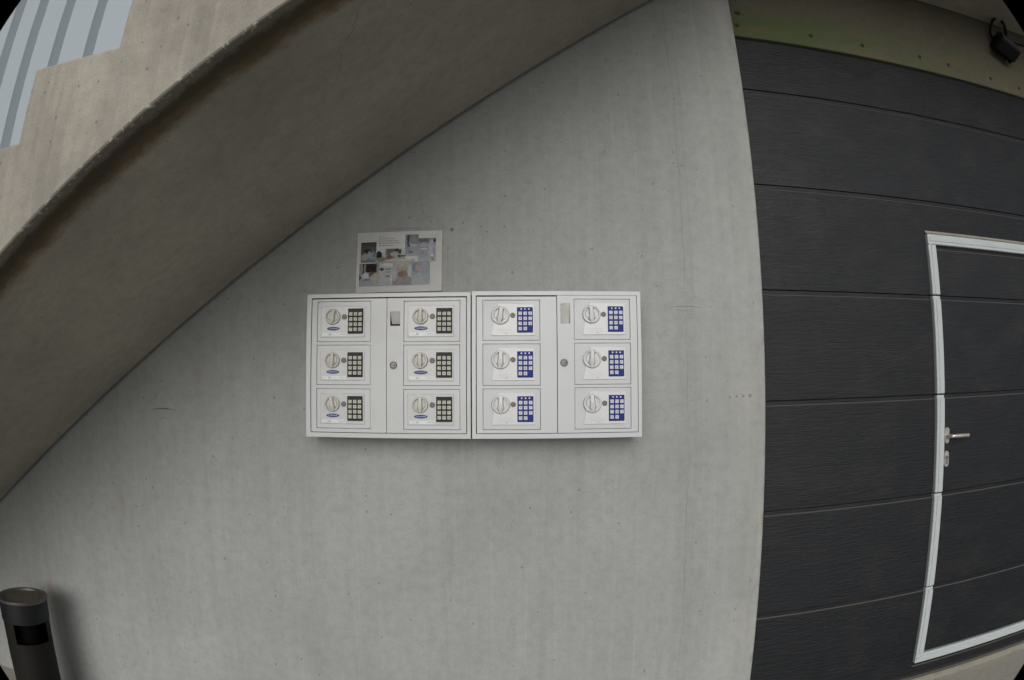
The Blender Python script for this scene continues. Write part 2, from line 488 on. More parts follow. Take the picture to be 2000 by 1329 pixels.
def text_mesh(txt, size):
    cu = bpy.data.curves.new('lettering', 'FONT')
    cu.body = txt; cu.size = size; cu.align_x = 'CENTER'; cu.align_y = 'CENTER'; cu.resolution_u = 2
    ob = bpy.data.objects.new('lettering', cu)
    COL.objects.link(ob)
    bpy.context.view_layer.update()
    me = bpy.data.meshes.new_from_object(ob.evaluated_get(bpy.context.evaluated_depsgraph_get()))
    bpy.data.objects.remove(ob, do_unlink=True)
    bpy.data.curves.remove(cu)
    return me
def add_text(bm, txt, size, cx, y, cz, sx=1.0, sz=1.0, mi=1):
    me = text_mesh(txt, size)
    vs_ = [bm.verts.new((cx + p.co.x * sx, y, cz + p.co.y * sz)) for p in me.vertices]
    for p in me.polygons:
        try:
            f = bm.faces.new([vs_[i] for i in p.vertices]); f.material_index = mi
        except ValueError:
            pass
    bpy.data.meshes.remove(me)

# ================================================================== SETTING
# ground and pavement
bm = BM(); box(bm, -600, 600, -900, 300, -0.30, -0.03)
tag(obj('ground', bm, M_GROUND), kind='structure', label='grey asphalt yard surface')
bm = BM(); box(bm, -30, 30, -6.0, 0.30, -0.25, 0.0)
tag(obj('pavement', bm, M_PAVE), kind='structure', label='pale concrete pavement in front of the garage door')

# concrete wall with rounded jamb edge at the door
EDGE = 1.1033
bm = BM()
b = 0.010
prof = [(-6.0, 0.0), (EDGE - b, 0.0)] + [(EDGE - b + b * math.sin(a), b - b * math.cos(a)) for a in (R(22.5), R(45), R(67.5), R(90))] + [(EDGE, 0.30), (-6.0, 0.30)]
lo_ = [bm.verts.new((x, y, 0.0)) for x, y in prof]; hi_ = [bm.verts.new((x, y, 2.30 + H)) for x, y in prof]
bm.faces.new(lo_); bm.faces.new(list(reversed(hi_)))
for i in range(len(prof)):
    j = (i + 1) % len(prof)
    bm.faces.new((lo_[i], lo_[j], hi_[j], hi_[i]))
tag(obj('concrete_wall', bm, M_WALL), 'bare grey concrete wall carrying the white safe cabinets beneath the stairs', 'wall')

# staircase: sloping soffit z = MS*x + CS, outer face at y = -WS
MS, CS, WS = 0.7291, 1.3237, 1.3401
RUN = 0.318; RISE = RUN * MS
X0, Z0 = -1.3427, 0.6595        # inner notch: riser foot
XE = 1.270                      # soffit meets the landing
GAP = 0.036                     # open joint between stair and wall
bm = BM()
fv, bv = {}, {}
def sv(d, x, z, y):
    k = (round(x, 4), round(z, 4))
    if k not in d: d[k] = bm.verts.new((x, y, z + H))
    return d[k]
cols = []
XB = (-H - CS) / MS
for k in range(-9, 8):
    xl, xr = X0 + k * RUN, X0 + (k + 1) * RUN
    zt_ = Z0 + (k + 1) * RISE
    if zt_ < -H + 0.03: continue
    xr = min(xr, XE)
    if xl >= XE - 1e-4: break
    cols.append((xl, xr, zt_))
loop_b, loop_t = [], []
polys = []
for n_, (xl, xr, zt_) in enumerate(cols):
    zl, zr = max(-H, MS * xl + CS), max(-H, MS * xr + CS)
    pl = [(xl, zl)]
    if xl < XB < xr: pl.append((XB, -H))
    pl += [(xr, zr)]
    pl.append((xr, zt_))
    pl.append((xl, zt_))
    if n_ > 0: pl.append((xl, cols[n_ - 1][2]))
    polys.append(pl)
for pl in polys:
    bm.faces.new([sv(fv, x, z, -WS) for x, z in pl])
    bm.faces.new([sv(bv, x, z, -GAP) for x, z in reversed(pl)])
bm.edges.ensure_lookup_table()
fk = {v: k for k, v in fv.items()}
for e in [e for e in bm.edges if len(e.link_faces) == 1 and e.verts[0] in fk and e.verts[1] in fk]:
    a_, b_ = e.verts
    bm.faces.new((a_, b_, bv[fk[b_]], bv[fk[a_]]))
bmesh.ops.recalc_face_normals(bm, faces=bm.faces)
es = [e for e in bm.edges if abs(e.verts[0].co.y - e.verts[1].co.y) < 1e-5 and len(e.link_faces) == 2 and abs(e.link_faces[0].normal.dot(e.link_faces[1].normal)) < 0.5]
bmesh.ops.bevel(bm, geom=es, offset=0.008, segments=2, affect='EDGES', profile=0.5)
tag(obj('concrete_staircase', bm, M_STAIR), 'cast concrete staircase climbing to the right across the wall, stained along its underside edge', 'staircase')

# landing over the garage door, lintel under it
LZ = 2.250
bm = BM(); box(bm, XE + 0.004, 6.0, -WS, 0.090, LZ + H, LZ + 0.32 + H, 0.006)
tag(obj('landing_slab', bm, M_STAIR), 'flat concrete landing slab overhead above the garage door', 'landing')

lin = thing('door_lintel', (EDGE, 0.095, 1.744 + H), 'concrete lintel stained green with algae above the dark garage door', 'lintel')
bm = BM(); box(bm, 0.004, 4.9, 0, 0.30, 0, LZ - 1.744 + 0.25, 0.004)
obj('beam', bm, M_LINTEL, lin)
hole_me = None
for k, (x, z, rusty) in enumerate([(1.138, 1.770, 0), (1.151, 1.846, 1), (1.553, 1.773, 0), (1.876, 1.774, 0), (2.281, 1.784, 0), (2.502, 1.780, 0), (2.862, 1.768, 0), (3.129, 1.762, 0), (3.44, 1.77, 0)]):
    if hole_me is None:
        bm = BM(); lathe_y(bm, 0, 0, 0.002, [(0.013, 0.0), (0.0125, 0.004), (0.008, 0.007), (0, 0.0075)], 10)
        q = obj('bolt', bm, M_RUST, lin); hole_me = q.data
    else:
        q = bpy.data.objects.new('bolt', hole_me); COL.objects.link(q); q.parent = lin
    q.location = (x * 1.0242 - EDGE, 0, z * 1.0242 - 1.744)
    if rusty: q.scale = (1.5, 1, 0.9); q['label'] = 'broad rusty bolt'

# pale corrugated cladding on the wall above the stairs
cl = thing('facade_cladding', (-2.5, -0.03, 0.4 + H), 'pale bluish vertical sheet cladding above the stair treads', 'cladding')
def clad_foot(x): return MS * x + CS + 0.12 - 0.4       # the sheets end behind the stair slab
bm = BM(); prism_y(bm, [(-1.75, clad_foot(-4.25)), (3.25, clad_foot(0.75)), (3.25, 3.2), (-1.75, 3.2)], 0.008, 0.026); obj('backing_sheet', bm, M_CLAD, cl)
xs_ = [-3.92, -3.69, -3.45, -3.215, -2.975, -2.745, -2.489, -2.215, -1.95, -1.69, -1.43, -1.17, -0.91, -0.65, -0.39, -0.13, 0.13, 0.39, 0.65]
for a, b_ in zip(xs_, xs_[1:]):
    bm = BM()
    prism = [(a + 0.026, 0.006), (a + 0.056, -0.045), (b_ - 0.056, -0.045), (b_ - 0.026, 0.006)]
    A = [bm.verts.new((x + 2.5, y, clad_foot(x))) for x, y in prism]; B = [bm.verts.new((x + 2.5, y, 3.2)) for x, y in prism]
    bm.faces.new(A); bm.faces.new(list(reversed(B)))
    for i in range(4): bm.faces.new((A[i], A[(i + 1) % 4], B[(i + 1) % 4], B[i]))
    obj('panel', bm, M_CLAD, cl)

# ================================================================== GARAGE DOOR
DY = 0.12
gd = thing('garage_door', (EDGE, DY, 0), 'anthracite sectional garage door with woodgrain panels and a pale framed wicket door', 'garage door')
JZ = [1.4477 - 0.5 * i for i in range(6)]            # lower edge of each joint
rows = [(JZ[0] + 0.5, JZ[0])] + [(JZ[i], JZ[i + 1]) for i in range(5)] + [(JZ[5], -1.570)]
WX0, WX1, WZ0, WZ1 = 2.146, 3.28, -1.494, 0.765       # wicket outline
FW = 0.054
def dpanel(x0, x1, z0, z1):
    bm = BM()
    if x1 - x0 < 0.01 or z1 - z0 < 0.01: return
    y = 0.0
    gap = 0.0011
    a, b2 = z0 + gap, z1 - gap
    # tongue along the top edge (catches light; the ledge colour adds to that highlight), small arris below
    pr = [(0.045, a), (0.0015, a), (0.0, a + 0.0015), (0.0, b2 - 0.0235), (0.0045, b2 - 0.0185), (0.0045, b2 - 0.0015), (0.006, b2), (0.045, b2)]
    A = [bm.verts.new((x0, yy, z)) for yy, z in pr]; B = [bm.verts.new((x1, yy, z)) for yy, z in pr]
    bm.faces.new(A); bm.faces.new(list(reversed(B)))
    for i in range(len(pr)):
        f = bm.faces.new((A[i], A[(i + 1) % len(pr)], B[(i + 1) % len(pr)], B[i]))
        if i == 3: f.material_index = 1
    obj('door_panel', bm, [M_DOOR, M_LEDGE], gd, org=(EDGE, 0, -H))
for zt_, zb_ in rows:
    lo2, hi2 = zb_, zt_
    if zb_ >= WZ1 or zt_ <= WZ0:
        dpanel(0.95, 5.2, lo2, hi2)
    else:
        dpanel(0.95, WX0 - 0.004, lo2, hi2)
        dpanel(WX1 + 0.004, 5.2, lo2, hi2)
        dpanel(WX0 + FW + 0.003, WX1 - FW - 0.003, max(lo2, WZ0 + FW), min(hi2, WZ1 - FW))
        if hi2 > WZ1: dpanel(WX0 - 0.004, WX1 + 0.004, WZ1 + 0.003, hi2)
        if lo2 < WZ0: dpanel(WX0 - 0.004, WX1 + 0.004, lo2, WZ0 - 0.003)
bm = BM(); box(bm, 0.95, 5.2, 0.05, 0.07, -1.56, 2.0)
obj('backing_sheet', bm, M_RUBBER, gd, org=(EDGE, 0, -H))
# wicket frame: pale profile pieces broken at every joint
def prof_v(x0, x1, z0, z1, tongue=None):
    bm = BM()
    if tongue: box(bm, x0 + 0.0015, x1 - 0.0015, -0.013, 0.03, z1 - 0.001, tongue - 0.004, 0.001)
    box(bm, x0, x1, -0.020, 0.03, z0, z1, 0.003)
    box(bm, x0 + 0.017, x1 - 0.017, -0.0235, -0.018, z0 + 0.002, z1 - 0.002, 0.001)
    obj('wicket_frame', bm, M_ALU, gd, org=(EDGE, 0, -H))
def prof_h(x0, x1, z0, z1):
    bm = BM()
    box(bm, x0, x1, -0.020, 0.03, z0, z1, 0.003)
    box(bm, x0 + 0.01, x1 - 0.01, -0.0235, -0.018, z0 + 0.017, z1 - 0.017, 0.001)
    obj('wicket_frame', bm, M_ALU, gd, org=(EDGE, 0, -H))
cuts = [WZ1 - FW - 0.001] + [z for z in JZ if WZ0 < z < WZ1 - FW] + [WZ0 + FW + 0.001]
for za, zb in zip(cuts, cuts[1:]):
    a_ = za - (0.019 if za in JZ else 0.0); b_ = zb + (0.003 if zb in JZ else 0.0)
    prof_v(WX0, WX0 + FW, b_, a_, za if za in JZ else None); prof_v(WX1 - FW, WX1, b_, a_, za if za in JZ else None)
prof_h(WX0, WX1, WZ1 - FW, WZ1)
prof_h(WX0, WX1, WZ0, WZ0 + FW)
bm = BM(); box(bm, WX0 - 0.006, WX1 + 0.006, -0.012, 0.0, WZ1 + 0.004, WZ1 + 0.018, 0.002)
obj('drip_strip', bm, M_SILL, gd, org=(EDGE, 0, -H))
# lever handle + lower escutcheon
def pill(bm, cx, z0, z1, r, y0, y1):
    pts_ = []
    for i in range(9): a = math.pi * i / 8; pts_.append((cx + r * math.cos(a), z1 - r + r * math.sin(a)))
    for i in range(9): a = math.pi + math.pi * i / 8; pts_.append((cx + r * math.cos(a), z0 + r + r * math.sin(a)))
    prism_y(bm, pts_, y0, y1, 0.002)
HX = 2.226
bm = BM(); pill(bm, HX, -0.305, -0.222, 0.0165, -0.010, 0.004)
hp = obj('door_handle', bm, M_STEEL, gd, org=(EDGE, 0, -H))
bm = BM(); tube(bm, [(HX, -0.005, -0.266), (HX, -0.040, -0.266), (HX + 0.006, -0.050, -0.266), (HX + 0.02, -0.054, -0.266), (HX + 0.125, -0.050, -0.268)], 0.0105, 12)
obj('lever', bm, M_STEEL, hp, org=(EDGE, 0, -H), smooth=True)
bm = BM(); pill(bm, HX, -0.425, -0.342, 0.0165, -0.010, 0.004)
ep = obj('lock_plate', bm, M_STEEL, gd, org=(EDGE, 0, -H))
bm = BM(); lathe_y(bm, HX, -0.375, -0.010, [(0.009, 0), (0.009, 0.006), (0.0, 0.006)], 14); box(bm, HX - 0.005, HX + 0.005, -0.013, -0.008, -0.41, -0.375)
obj('lock_cylinder', bm, M_CHROME, ep, org=(EDGE, 0, -H))
bm = BM(); box(bm, 0.95, 5.2, 0.002, 0.04, -1.585, -1.568)
obj('rubber_seal', bm, M_RUBBER, gd, org=(EDGE, 0, -H))
bm = BM(); box(bm, EDGE + 0.003, 5.0, 0.085, 0.29, 0.0, 0.044, 0.006)
tag(obj('door_threshold', bm, M_SILL), 'worn grey threshold strip along the foot of the garage door', 'threshold')

# pier closing the far side of the doorway (out of frame)
bm = BM(); box(bm, 4.96, 6.5, 0.0, 0.30, 0.0, LZ + H - 0.004)
tag(obj('concrete_pier', bm, M_LINTEL), 'plain concrete pier on the far side of the garage doorway', 'pier')

# ================================================================== FLOODLIGHT at the lintel
fl = thing('floodlight', (3.11, 0.095, 2.10 + H), 'small black floodlight with a looped bracket under the landing', 'lamp')
bm = BM(); box(bm, -0.05, 0.05, -0.012, 0.002, -0.06, 0.06, 0.004); obj('mounting_plate', bm, M_BLACK, fl)
bm = BM()
arc = [(-0.085 + 0.17 * 0, -0.09, -0.02)] 
arc = [(-0.08 * math.cos(math.pi * i / 12) , -0.03 - 0.10 * math.sin(math.pi * i / 12) * 0.6, 0.05 + 0.115 * math.sin(math.pi * i / 12)) for i in range(13)]
tube(bm, [(-0.08, -0.06, -0.05)] + arc + [(0.08, -0.06, -0.05)], 0.011, 8); obj('bracket', bm, M_BLACK, fl, smooth=True)
bm = BM()
box(bm, -0.105, 0.075, -0.13, -0.03, -0.135, -0.015, 0.012)
for i in range(5): box(bm, -0.095 + i * 0.036, -0.087 + i * 0.036, -0.03, -0.008, -0.125, -0.025)
bmesh.ops.rotate(bm, verts=bm.verts, cent=(0, -0.07, -0.06), matrix=Matrix.Rotation(R(24), 3, 'Y') @ Matrix.Rotation(R(-30), 3, 'X'))
hd = obj('lamp_housing', bm, M_BLACK, fl)
bm = BM(); box(bm, -0.085, 0.055, -0.137, -0.129, -0.122, -0.028, 0.002)
bmesh.ops.rotate(bm, verts=bm.verts, cent=(0, -0.07, -0.06), matrix=Matrix.Rotation(R(24), 3, 'Y') @ Matrix.Rotation(R(-30), 3, 'X'))
obj('lens', bm, M_GLASS, hd)
bm = BM(); tube(bm, [(0.03, -0.01, 0.03), (0.09, -0.02, 0.08), (0.14, -0.02, 0.05), (0.20, -0.008, 0.06), (0.34, -0.006, 0.065)], 0.006, 6)
obj('cable', bm, M_BLACK, fl, smooth=True)

# ================================================================== LITTER BIN
BX, BY = -2.300, -0.300
lb = thing('litter_bin', (BX, BY, 0), 'dark round litter bin with a steel ashtray lid standing at the wall', 'bin')
TZ = H - 1.0
bm = BM(); r = 0.128
oa0, oa1 = R(-80), R(10)                      # side opening faces right and forward
lathe_z(bm, 0, 0, [(r - 0.012, 0.0), (r, 0.012), (r, TZ - 0.222), (r - 0.004, TZ - 0.218), (r - 0.004, TZ - 0.23)])
obj('body', bm, M_BIN, lb, smooth=True)
bm = BM(); lathe_z(bm, 0, 0, [(r - 0.004, TZ - 0.219), (r, TZ - 0.217), (r, TZ - 0.112)], 30, R(8), R(278)); lathe_z(bm, 0, 0, [(r - 0.006, TZ - 0.217), (r - 0.006, TZ - 0.112)], 30, R(8), R(278))
obj('shell', bm, M_BIN, lb, smooth=True)
bm = BM(); lathe_z(bm, 0, 0, [(0, TZ - 0.26), (r - 0.06, TZ - 0.26), (r - 0.06, TZ - 0.1), (0, TZ - 0.1)]); obj('liner', bm, M_DARK, lb, smooth=True)
bm = BM(); lathe_z(bm, 0, 0, [(r - 0.004, TZ - 0.118), (r + 0.005, TZ - 0.114), (r + 0.005, TZ - 0.014), (r - 0.004, TZ - 0.012)]); obj('collar', bm, M_BIN_BAND, lb, smooth=True)
bm = BM(); lathe_z(bm, 0, 0, [(r - 0.004, TZ - 0.016), (r + 0.010, TZ - 0.014), (r + 0.012, TZ - 0.006), (r + 0.008, TZ), (r - 0.012, TZ), (r - 0.017, TZ - 0.010), (0, TZ - 0.012)])
lid = obj('ashtray_lid', bm, M_LID, lb, smooth=True)
bm = BM(); lathe_z(bm, 0, 0, [(0, TZ - 0.0105), (r - 0.022, TZ - 0.0105), (r - 0.022, TZ - 0.0075), (0, TZ - 0.0070)]); obj('ash_bed', bm, plain('ash_sand', (0.10, 0.085, 0.065), 0.9), lid)

# ================================================================== KEY SAFE CABINETS
CF = -0.160                                    # plane of the cabinet fronts
def cabinet(x0, x1, z0, z1, ox0, ox1, oz0, oz1, split, label, mat, openings, pull, dark_pull, lock, proud):
    c = thing('safe_cabinet', (x0, CF, z0 + H), label, 'cabinet', 'white wall cabinets of small safes')
    og = (x0, CF, z0)
    def add(name, bm, m, par=c): return obj(name, bm, m, par, org=og)
    bm = BM()
    holed_plate(bm, [x0, ox0, ox1, x1], [z0, oz0, oz1, z1], {(1, 1)}, CF, -0.004)
    add('frame', bm, mat)
    bm = BM(); box(bm, ox0, ox1, -0.012, -0.006, oz0, oz1); add('back_panel', bm, M_DARK)
    for k, (lx0, lx1) in enumerate(((ox0 + 0.003, split - 0.0012), (split + 0.0012, ox1 - 0.003))):
        dy = proud[k]
        zt_ = oz1 - (0.005 if dy >= 0 else 0.002)
        zb_ = oz0 + 0.0025
        ops = openings[k]
        ax0, ax1 = ops[0][0] - 0.0010, ops[0][1] + 0.0010
        xs = [lx0, ax0, ax1, lx1]; zs = [zb_]
        for a, b2, z_a, z_b in ops: zs += [z_a - 0.0010, z_b + 0.0010]
        zs.append(zt_)
        holes = {(1, 1), (1, 3), (1, 5)}
        if k == 1:
            px0, px1, pz0, pz1 = pull
            xs = [lx0, px0, px1, ax0, ax1, lx1]
            zs2 = sorted(zs + [pz0, pz1])
            holes = set()
            for i in range(len(xs) - 1):
                for j in range(len(zs2) - 1):
                    mx, mz = (xs[i] + xs[i + 1]) / 2, (zs2[j] + zs2[j + 1]) / 2
                    if ax0 < mx < ax1 and any(z_a - 0.0010 < mz < z_b + 0.0010 for _, _, z_a, z_b in ops): holes.add((i, j))
                    if px0 < mx < px1 and pz0 < mz < pz1: holes.add((i, j))
            zs = zs2
        bm = BM()
        holed_plate(bm, xs, zs, holes, CF + dy, CF + dy + 0.020)
        leaf = add('door_leaf', bm, mat)
        if k == 1:
            px0, px1, pz0, pz1 = pull
            y = CF + dy
            bm = BM()
            zlow = pz0 + (0.009 if dark_pull else 0.001)
            v_ = [bm.verts.new(p) for p in ((px0 + (0.004 if dark_pull else 0.001), y + 0.022, zlow), (px1 - 0.001, y + 0.022, zlow), (px1 - 0.0005, y + 0.0015, pz1), (px0 + 0.0005, y + 0.0015, pz1))]
            u_ = [bm.verts.new(p.co + Vector((0, 0.002, 0))) for p in v_]
            bm.faces.new(v_); bm.faces.new(list(reversed(u_)))
            for i in range(4): bm.faces.new((v_[i], u_[i], u_[(i + 1) % 4], v_[(i + 1) % 4]))
            add('recessed_pull', bm, M_PULL, leaf)
            bm = BM(); box(bm, px0 - 0.004, px1 + 0.004, y + 0.027, y + 0.03, pz0 - 0.004, pz1 + 0.004); add('pull_pocket', bm, M_DARK if dark_pull else M_PULL, leaf)
            lx, lz = lock
            bm = BM(); lathe_y(bm, lx, lz, y, [(0.0145, 0), (0.0145, 0.004), (0.0125, 0.006), (0.0105, 0.006), (0.0095, 0.004), (0.008, 0.0045), (0, 0.0045)], 24)
            box(bm, lx - 0.001, lx + 0.007, y - 0.0052, y - 0.004, lz - 0.0014, lz + 0.0014)
            for f in bm.faces:
                if all(v.co.y < y - 0.0035 and abs(v.co.z - lz) < 0.002 for v in f.verts): f.material_index = 1
            add('lock', bm, [M_CHROME, M_DARK], leaf)
    return c

L_OPEN = [[(-0.737, -0.521, zb, zt_) for zb, zt_ in ((-0.137, 0.0155), (0.031, 0.184), (0.1975, 0.354))],
          [(-0.390, -0.175, zb, zt_) for zb, zt_ in ((-0.138, 0.0145), (0.029, 0.183), (0.1965, 0.3515))]]
R_OPEN = [[(-0.088, 0.1285, zb, zt_) for zb, zt_ in ((-0.138, 0.016), (0.029, 0.186), (0.1995, 0.353))],
          [(0.2585, 0.4745, zb, zt_) for zb, zt_ in ((-0.138, 0.0185), (0.031, 0.1875), (0.201, 0.356))]]
cabinet(-0.781, -0.1345, -0.172, 0.384, -0.7625, -0.1485, -0.1545, 0.3690, -0.457, 'white steel cabinet beneath the paper notice holding six black-keypad safes', M_CAB_OLD, L_OPEN, (-0.444, -0.4045, 0.257, 0.312), True, (-0.4295, 0.106), (0.0015, 0.0))
cabinet(-0.1295, 0.518, -0.172, 0.387, -0.1145, 0.5045, -0.154, 0.3715, 0.193, 'white steel cabinet holding six blue-keypad safes, nearest the garage door', M_CAB, R_OPEN, (0.2065, 0.2435, 0.262, 0.339), False, (0.2185, 0.1135), (0.003, -0.004))

# ---- safes: local origin = lower left corner of the door panel, y = 0 on the panel face
PW, PH = 0.2155, 0.1545
KEYS = {}
def key_mesh(ch, mats, kind):
    kk = (ch, kind)
    if kk not in KEYS:
        bm = BM()
        w_, h_ = (0.0138, 0.0138)
        a = [bm.verts.new((sx * w_ / 2, 0.0, sz * h_ / 2)) for sx, sz in ((-1, -1), (1, -1), (1, 1), (-1, 1))]
        b2 = [bm.verts.new((sx * w_ / 2 * 0.86, -0.0035, sz * h_ / 2 * 0.86)) for sx, sz in ((-1, -1), (1, -1), (1, 1), (-1, 1))]
        bm.faces.new(b2)
        for i in range(4): bm.faces.new((a[i], a[(i + 1) % 4], b2[(i + 1) % 4], b2[i]))
        add_text(bm, ch, 0.0115, 0, -0.0037, 0, 0.9, 0.85, 1)
        me = bpy.data.meshes.new('key')
        bm.to_mesh(me); bm.free()
        for m in mats: me.materials.append(m)
        KEYS[kk] = me
    return KEYS[kk]
def dial_parts(s, cx, cz, rr, mat, ang):
    bm = BM()
    lathe_y(bm, cx, cz, -0.002, [(rr * 1.0, 0.0), (rr * 1.0, 0.007), (rr * 0.93, 0.0105), (rr * 0.82, 0.0105), (rr * 0.79, 0.0008), (rr * 0.68, 0.0008), (rr * 0.62, 0.0050), (0, 0.0050)], 36)
    d = obj('dial', bm, mat, s, smooth=True)
    bm = BM()
    hw = [(-0.92, 0.30), (-0.55, 0.27), (-0.1, 0.30), (0.35, 0.40), (0.70, 0.25), (0.95, 0.20)]
    low = []; up = []
    for t, wd in hw:
        low.append([bm.verts.new((sx * wd * rr * 1.12, -0.006, -t * rr)) for sx in (-1, 1)])
        hgt = 0.0185 - 0.004 * abs(t)
        up.append([bm.verts.new((sx * wd * rr * 0.62, -hgt, -t * rr)) for sx in (-1, 1)])
    for i in range(len(hw) - 1):
        bm.faces.new((up[i][0], up[i][1], up[i + 1][1], up[i + 1][0]))
        bm.faces.new((low[i][0], up[i][0], up[i + 1][0], low[i + 1][0]))
        bm.faces.new((up[i][1], low[i][1], low[i + 1][1], up[i + 1][1]))
    bm.faces.new((low[0][0], low[0][1], up[0][1], up[0][0])); bm.faces.new((low[-1][1], low[-1][0], up[-1][0], up[-1][1]))
    q = obj('grip', bm, mat, d)
    q.location = (cx, 0, cz); q.rotation_euler = (0, R(ang), 0)
    return d
def safe_panel(s):
    bm = BM()
    box(bm, 0.0002, PW - 0.0002, 0.0005, 0.016, 0.0002, PH - 0.0002, 0.0014, 1)
    obj('safe_door', bm, M_SAFE, s)
def make_safe_black():
    s = thing('electronic_safe', (0, 0, 0), '', 'safe', 'small black-keypad safes')
    safe_panel(s)
    bm = BM(); box(bm, 0.0145, 0.1925, -0.0028, 0.002, 0.0170, 0.1365, 0.0015, 1); obj('faceplate', bm, M_PLATE_A, s)
    dial_parts(s, 0.0640, 0.0955, 0.0305, M_DIAL_A, 0)
    bm = BM(); lathe_y(bm, 0.1105, 0.0950, -0.0028, [(0.0105, 0), (0.0105, 0.0025), (0.0085, 0.0035), (0, 0.0035)], 20); obj('keyhole_cap', bm, M_KEYHOLE, s)
    bm = BM(); box(bm, 0.1255, 0.1865, -0.0075, -0.002, 0.0300, 0.1265, 0.0018, 2); pad = obj('keypad', bm, M_PAD_BLK, s)
    for rI, row in enumerate(('123', '456', '789', '*0#')):
        for cI, ch in enumerate(row):
            q = bpy.data.objects.new('key', key_mesh(ch, [M_KEY_A, M_PRINT], 'a')); COL.objects.link(q); q.parent = pad
            q.location = (0.1375 + 0.0186 * cI, -0.0075, 0.1050 - 0.01965 * rI)
    bm = BM()
    prism_y(bm, [(0.0665 + 0.0262 * math.cos(2 * math.pi * i / 28), 0.0500 + 0.0072 * math.sin(2 * math.pi * i / 28)) for i in range(28)], -0.0036, -0.0026)
    add_text(bm, 'COMSAFE', 0.0080, 0.0665, -0.0039, 0.0500, 1.12, 0.95, 1)
    obj('badge', bm, [M_BADGE, M_BADGE_TXT], s)
    bm = BM(); box(bm, 0.0215, 0.1195, -0.0033, -0.0026, 0.0215, 0.0345); box(bm, 0.048, 0.058, -0.0037, -0.0032, 0.0245, 0.0315, 0, 1, 1)
    for i in range(9): box(bm, 0.092 + i * 0.0028, 0.0938 + i * 0.0028, -0.0037, -0.0032, 0.0265, 0.0305, 0, 1, 1)
    obj('label_strip', bm, [M_LABEL, M_PRINT_FAINT], s)
    return s
def make_safe_blue():
    s = thing('electronic_safe', (0, 0, 0), '', 'safe', 'small blue-keypad safes')
    safe_panel(s)
    bm = BM(); prism_y(bm, [(0.0325, 0.0180), (0.1960, 0.0180), (0.1950, 0.139), (0.060, 0.141), (0.0420, 0.075)], -0.0035, 0.002, 0.001); obj('faceplate', bm, M_PLATE_B, s)
    dial_parts(s, 0.0660, 0.0955, 0.0345, M_DIAL_B, -8)
    bm = BM(); lathe_y(bm, 0.1130, 0.0955, -0.0035, [(0.0100, 0), (0.0100, 0.0010), (0.008, 0.003), (0, 0.003)], 20); obj('keyhole_cap', bm, M_KEYHOLE, s)
    bm = BM(); box(bm, 0.1290, 0.1890, -0.0070, -0.003, 0.0290, 0.1265, 0.0018, 2)
    pad = obj('keypad', bm, M_PAD_BLU, s)
    for rI, row in enumerate(('123', '456', '789', 'A0')):
        for cI, ch in enumerate(row):
            q = bpy.data.objects.new('key', key_mesh(ch, [M_KEY_B, M_PRINT_BLU], 'b')); COL.objects.link(q); q.parent = pad
            q.location = (0.1407 + 0.0190 * cI, -0.0070, 0.1025 - 0.0195 * rI)
    for cI in range(3):
        bm = BM(); lathe_y(bm, 0.1450 + 0.0145 * cI, 0.1190, -0.0070, [(0.0032, 0), (0.0030, 0.0012), (0, 0.0014)], 10); obj('indicator', bm, M_KEY_B, pad)
    bm = BM()
    for rI, (x_, z_, n_) in enumerate(((0.055, 0.0415, 14), (0.060, 0.0360, 11), (0.058, 0.0305, 13))):
        for i in range(n_): box(bm, x_ + i * 0.0040, x_ + 0.0027 + i * 0.0040, -0.0040, -0.0034, z_, z_ + 0.0010)
    box(bm, 0.0840, 0.0910, -0.0041, -0.0034, 0.0235, 0.0285)
    obj('printed_text', bm, M_PRINT_FAINT, s)
    return s
A0, B0 = make_safe_black(), make_safe_blue()
rowname = ['bottom', 'middle', 'top']
grips = {(0, 0, 2): 10, (0, 0, 1): 4, (0, 0, 0): -10, (0, 1, 2): 2, (0, 1, 1): 0, (0, 1, 0): 0, (1, 0, 2): 8, (1, 0, 1): 4, (1, 0, 0): 2, (1, 1, 2): -4, (1, 1, 1): 3, (1, 1, 0): -3}
for cab_i, (ops, proto, proud) in enumerate(((L_OPEN, A0, (0.0015, 0.0)), (R_OPEN, B0, (0.003, -0.004)))):
    first = True
    for k in (0, 1):
        for j in (2, 1, 0):
            x0, x1, z0, z1 = ops[k][j]
            s = proto if first else copy_tree(proto)
            first = False
            s.location = (x0, CF + proud[k] + 0.0012, z0 + H)
            s.scale = ((x1 - x0) / PW, 1.0, (z1 - z0) / PH)
            side = ('hinge-side' if k == 0 else 'lock-side')
            if cab_i == 0:
                s['label'] = '%s black-keypad safe in the %s leaf of the cabinet under the notice' % (rowname[j], 'left' if k == 0 else 'right, keyed')
            else:
                s['label'] = '%s blue-keypad safe in the %s leaf of the cabinet nearest the garage door' % (rowname[j], 'left' if k == 0 else 'right, keyed')
            for ch in s.children:
                if ch.name.startswith('dial'):
                    for g_ in ch.children: g_.rotation_euler = (0, R(grips[(cab_i, k, j)]), 0)

# small strip of torn tape at the left edge of the older cabinet
bm = BM(); box(bm, -0.784, -0.722, CF - 0.0032, CF - 0.0028, 0.1885, 0.1945)
tag(obj('tape_scrap', bm, plain('grey_tape', (0.42, 0.43, 0.45), 0.5)), 'thin grey scrap of tape on the left edge of the cabinet under the notice', 'tape')

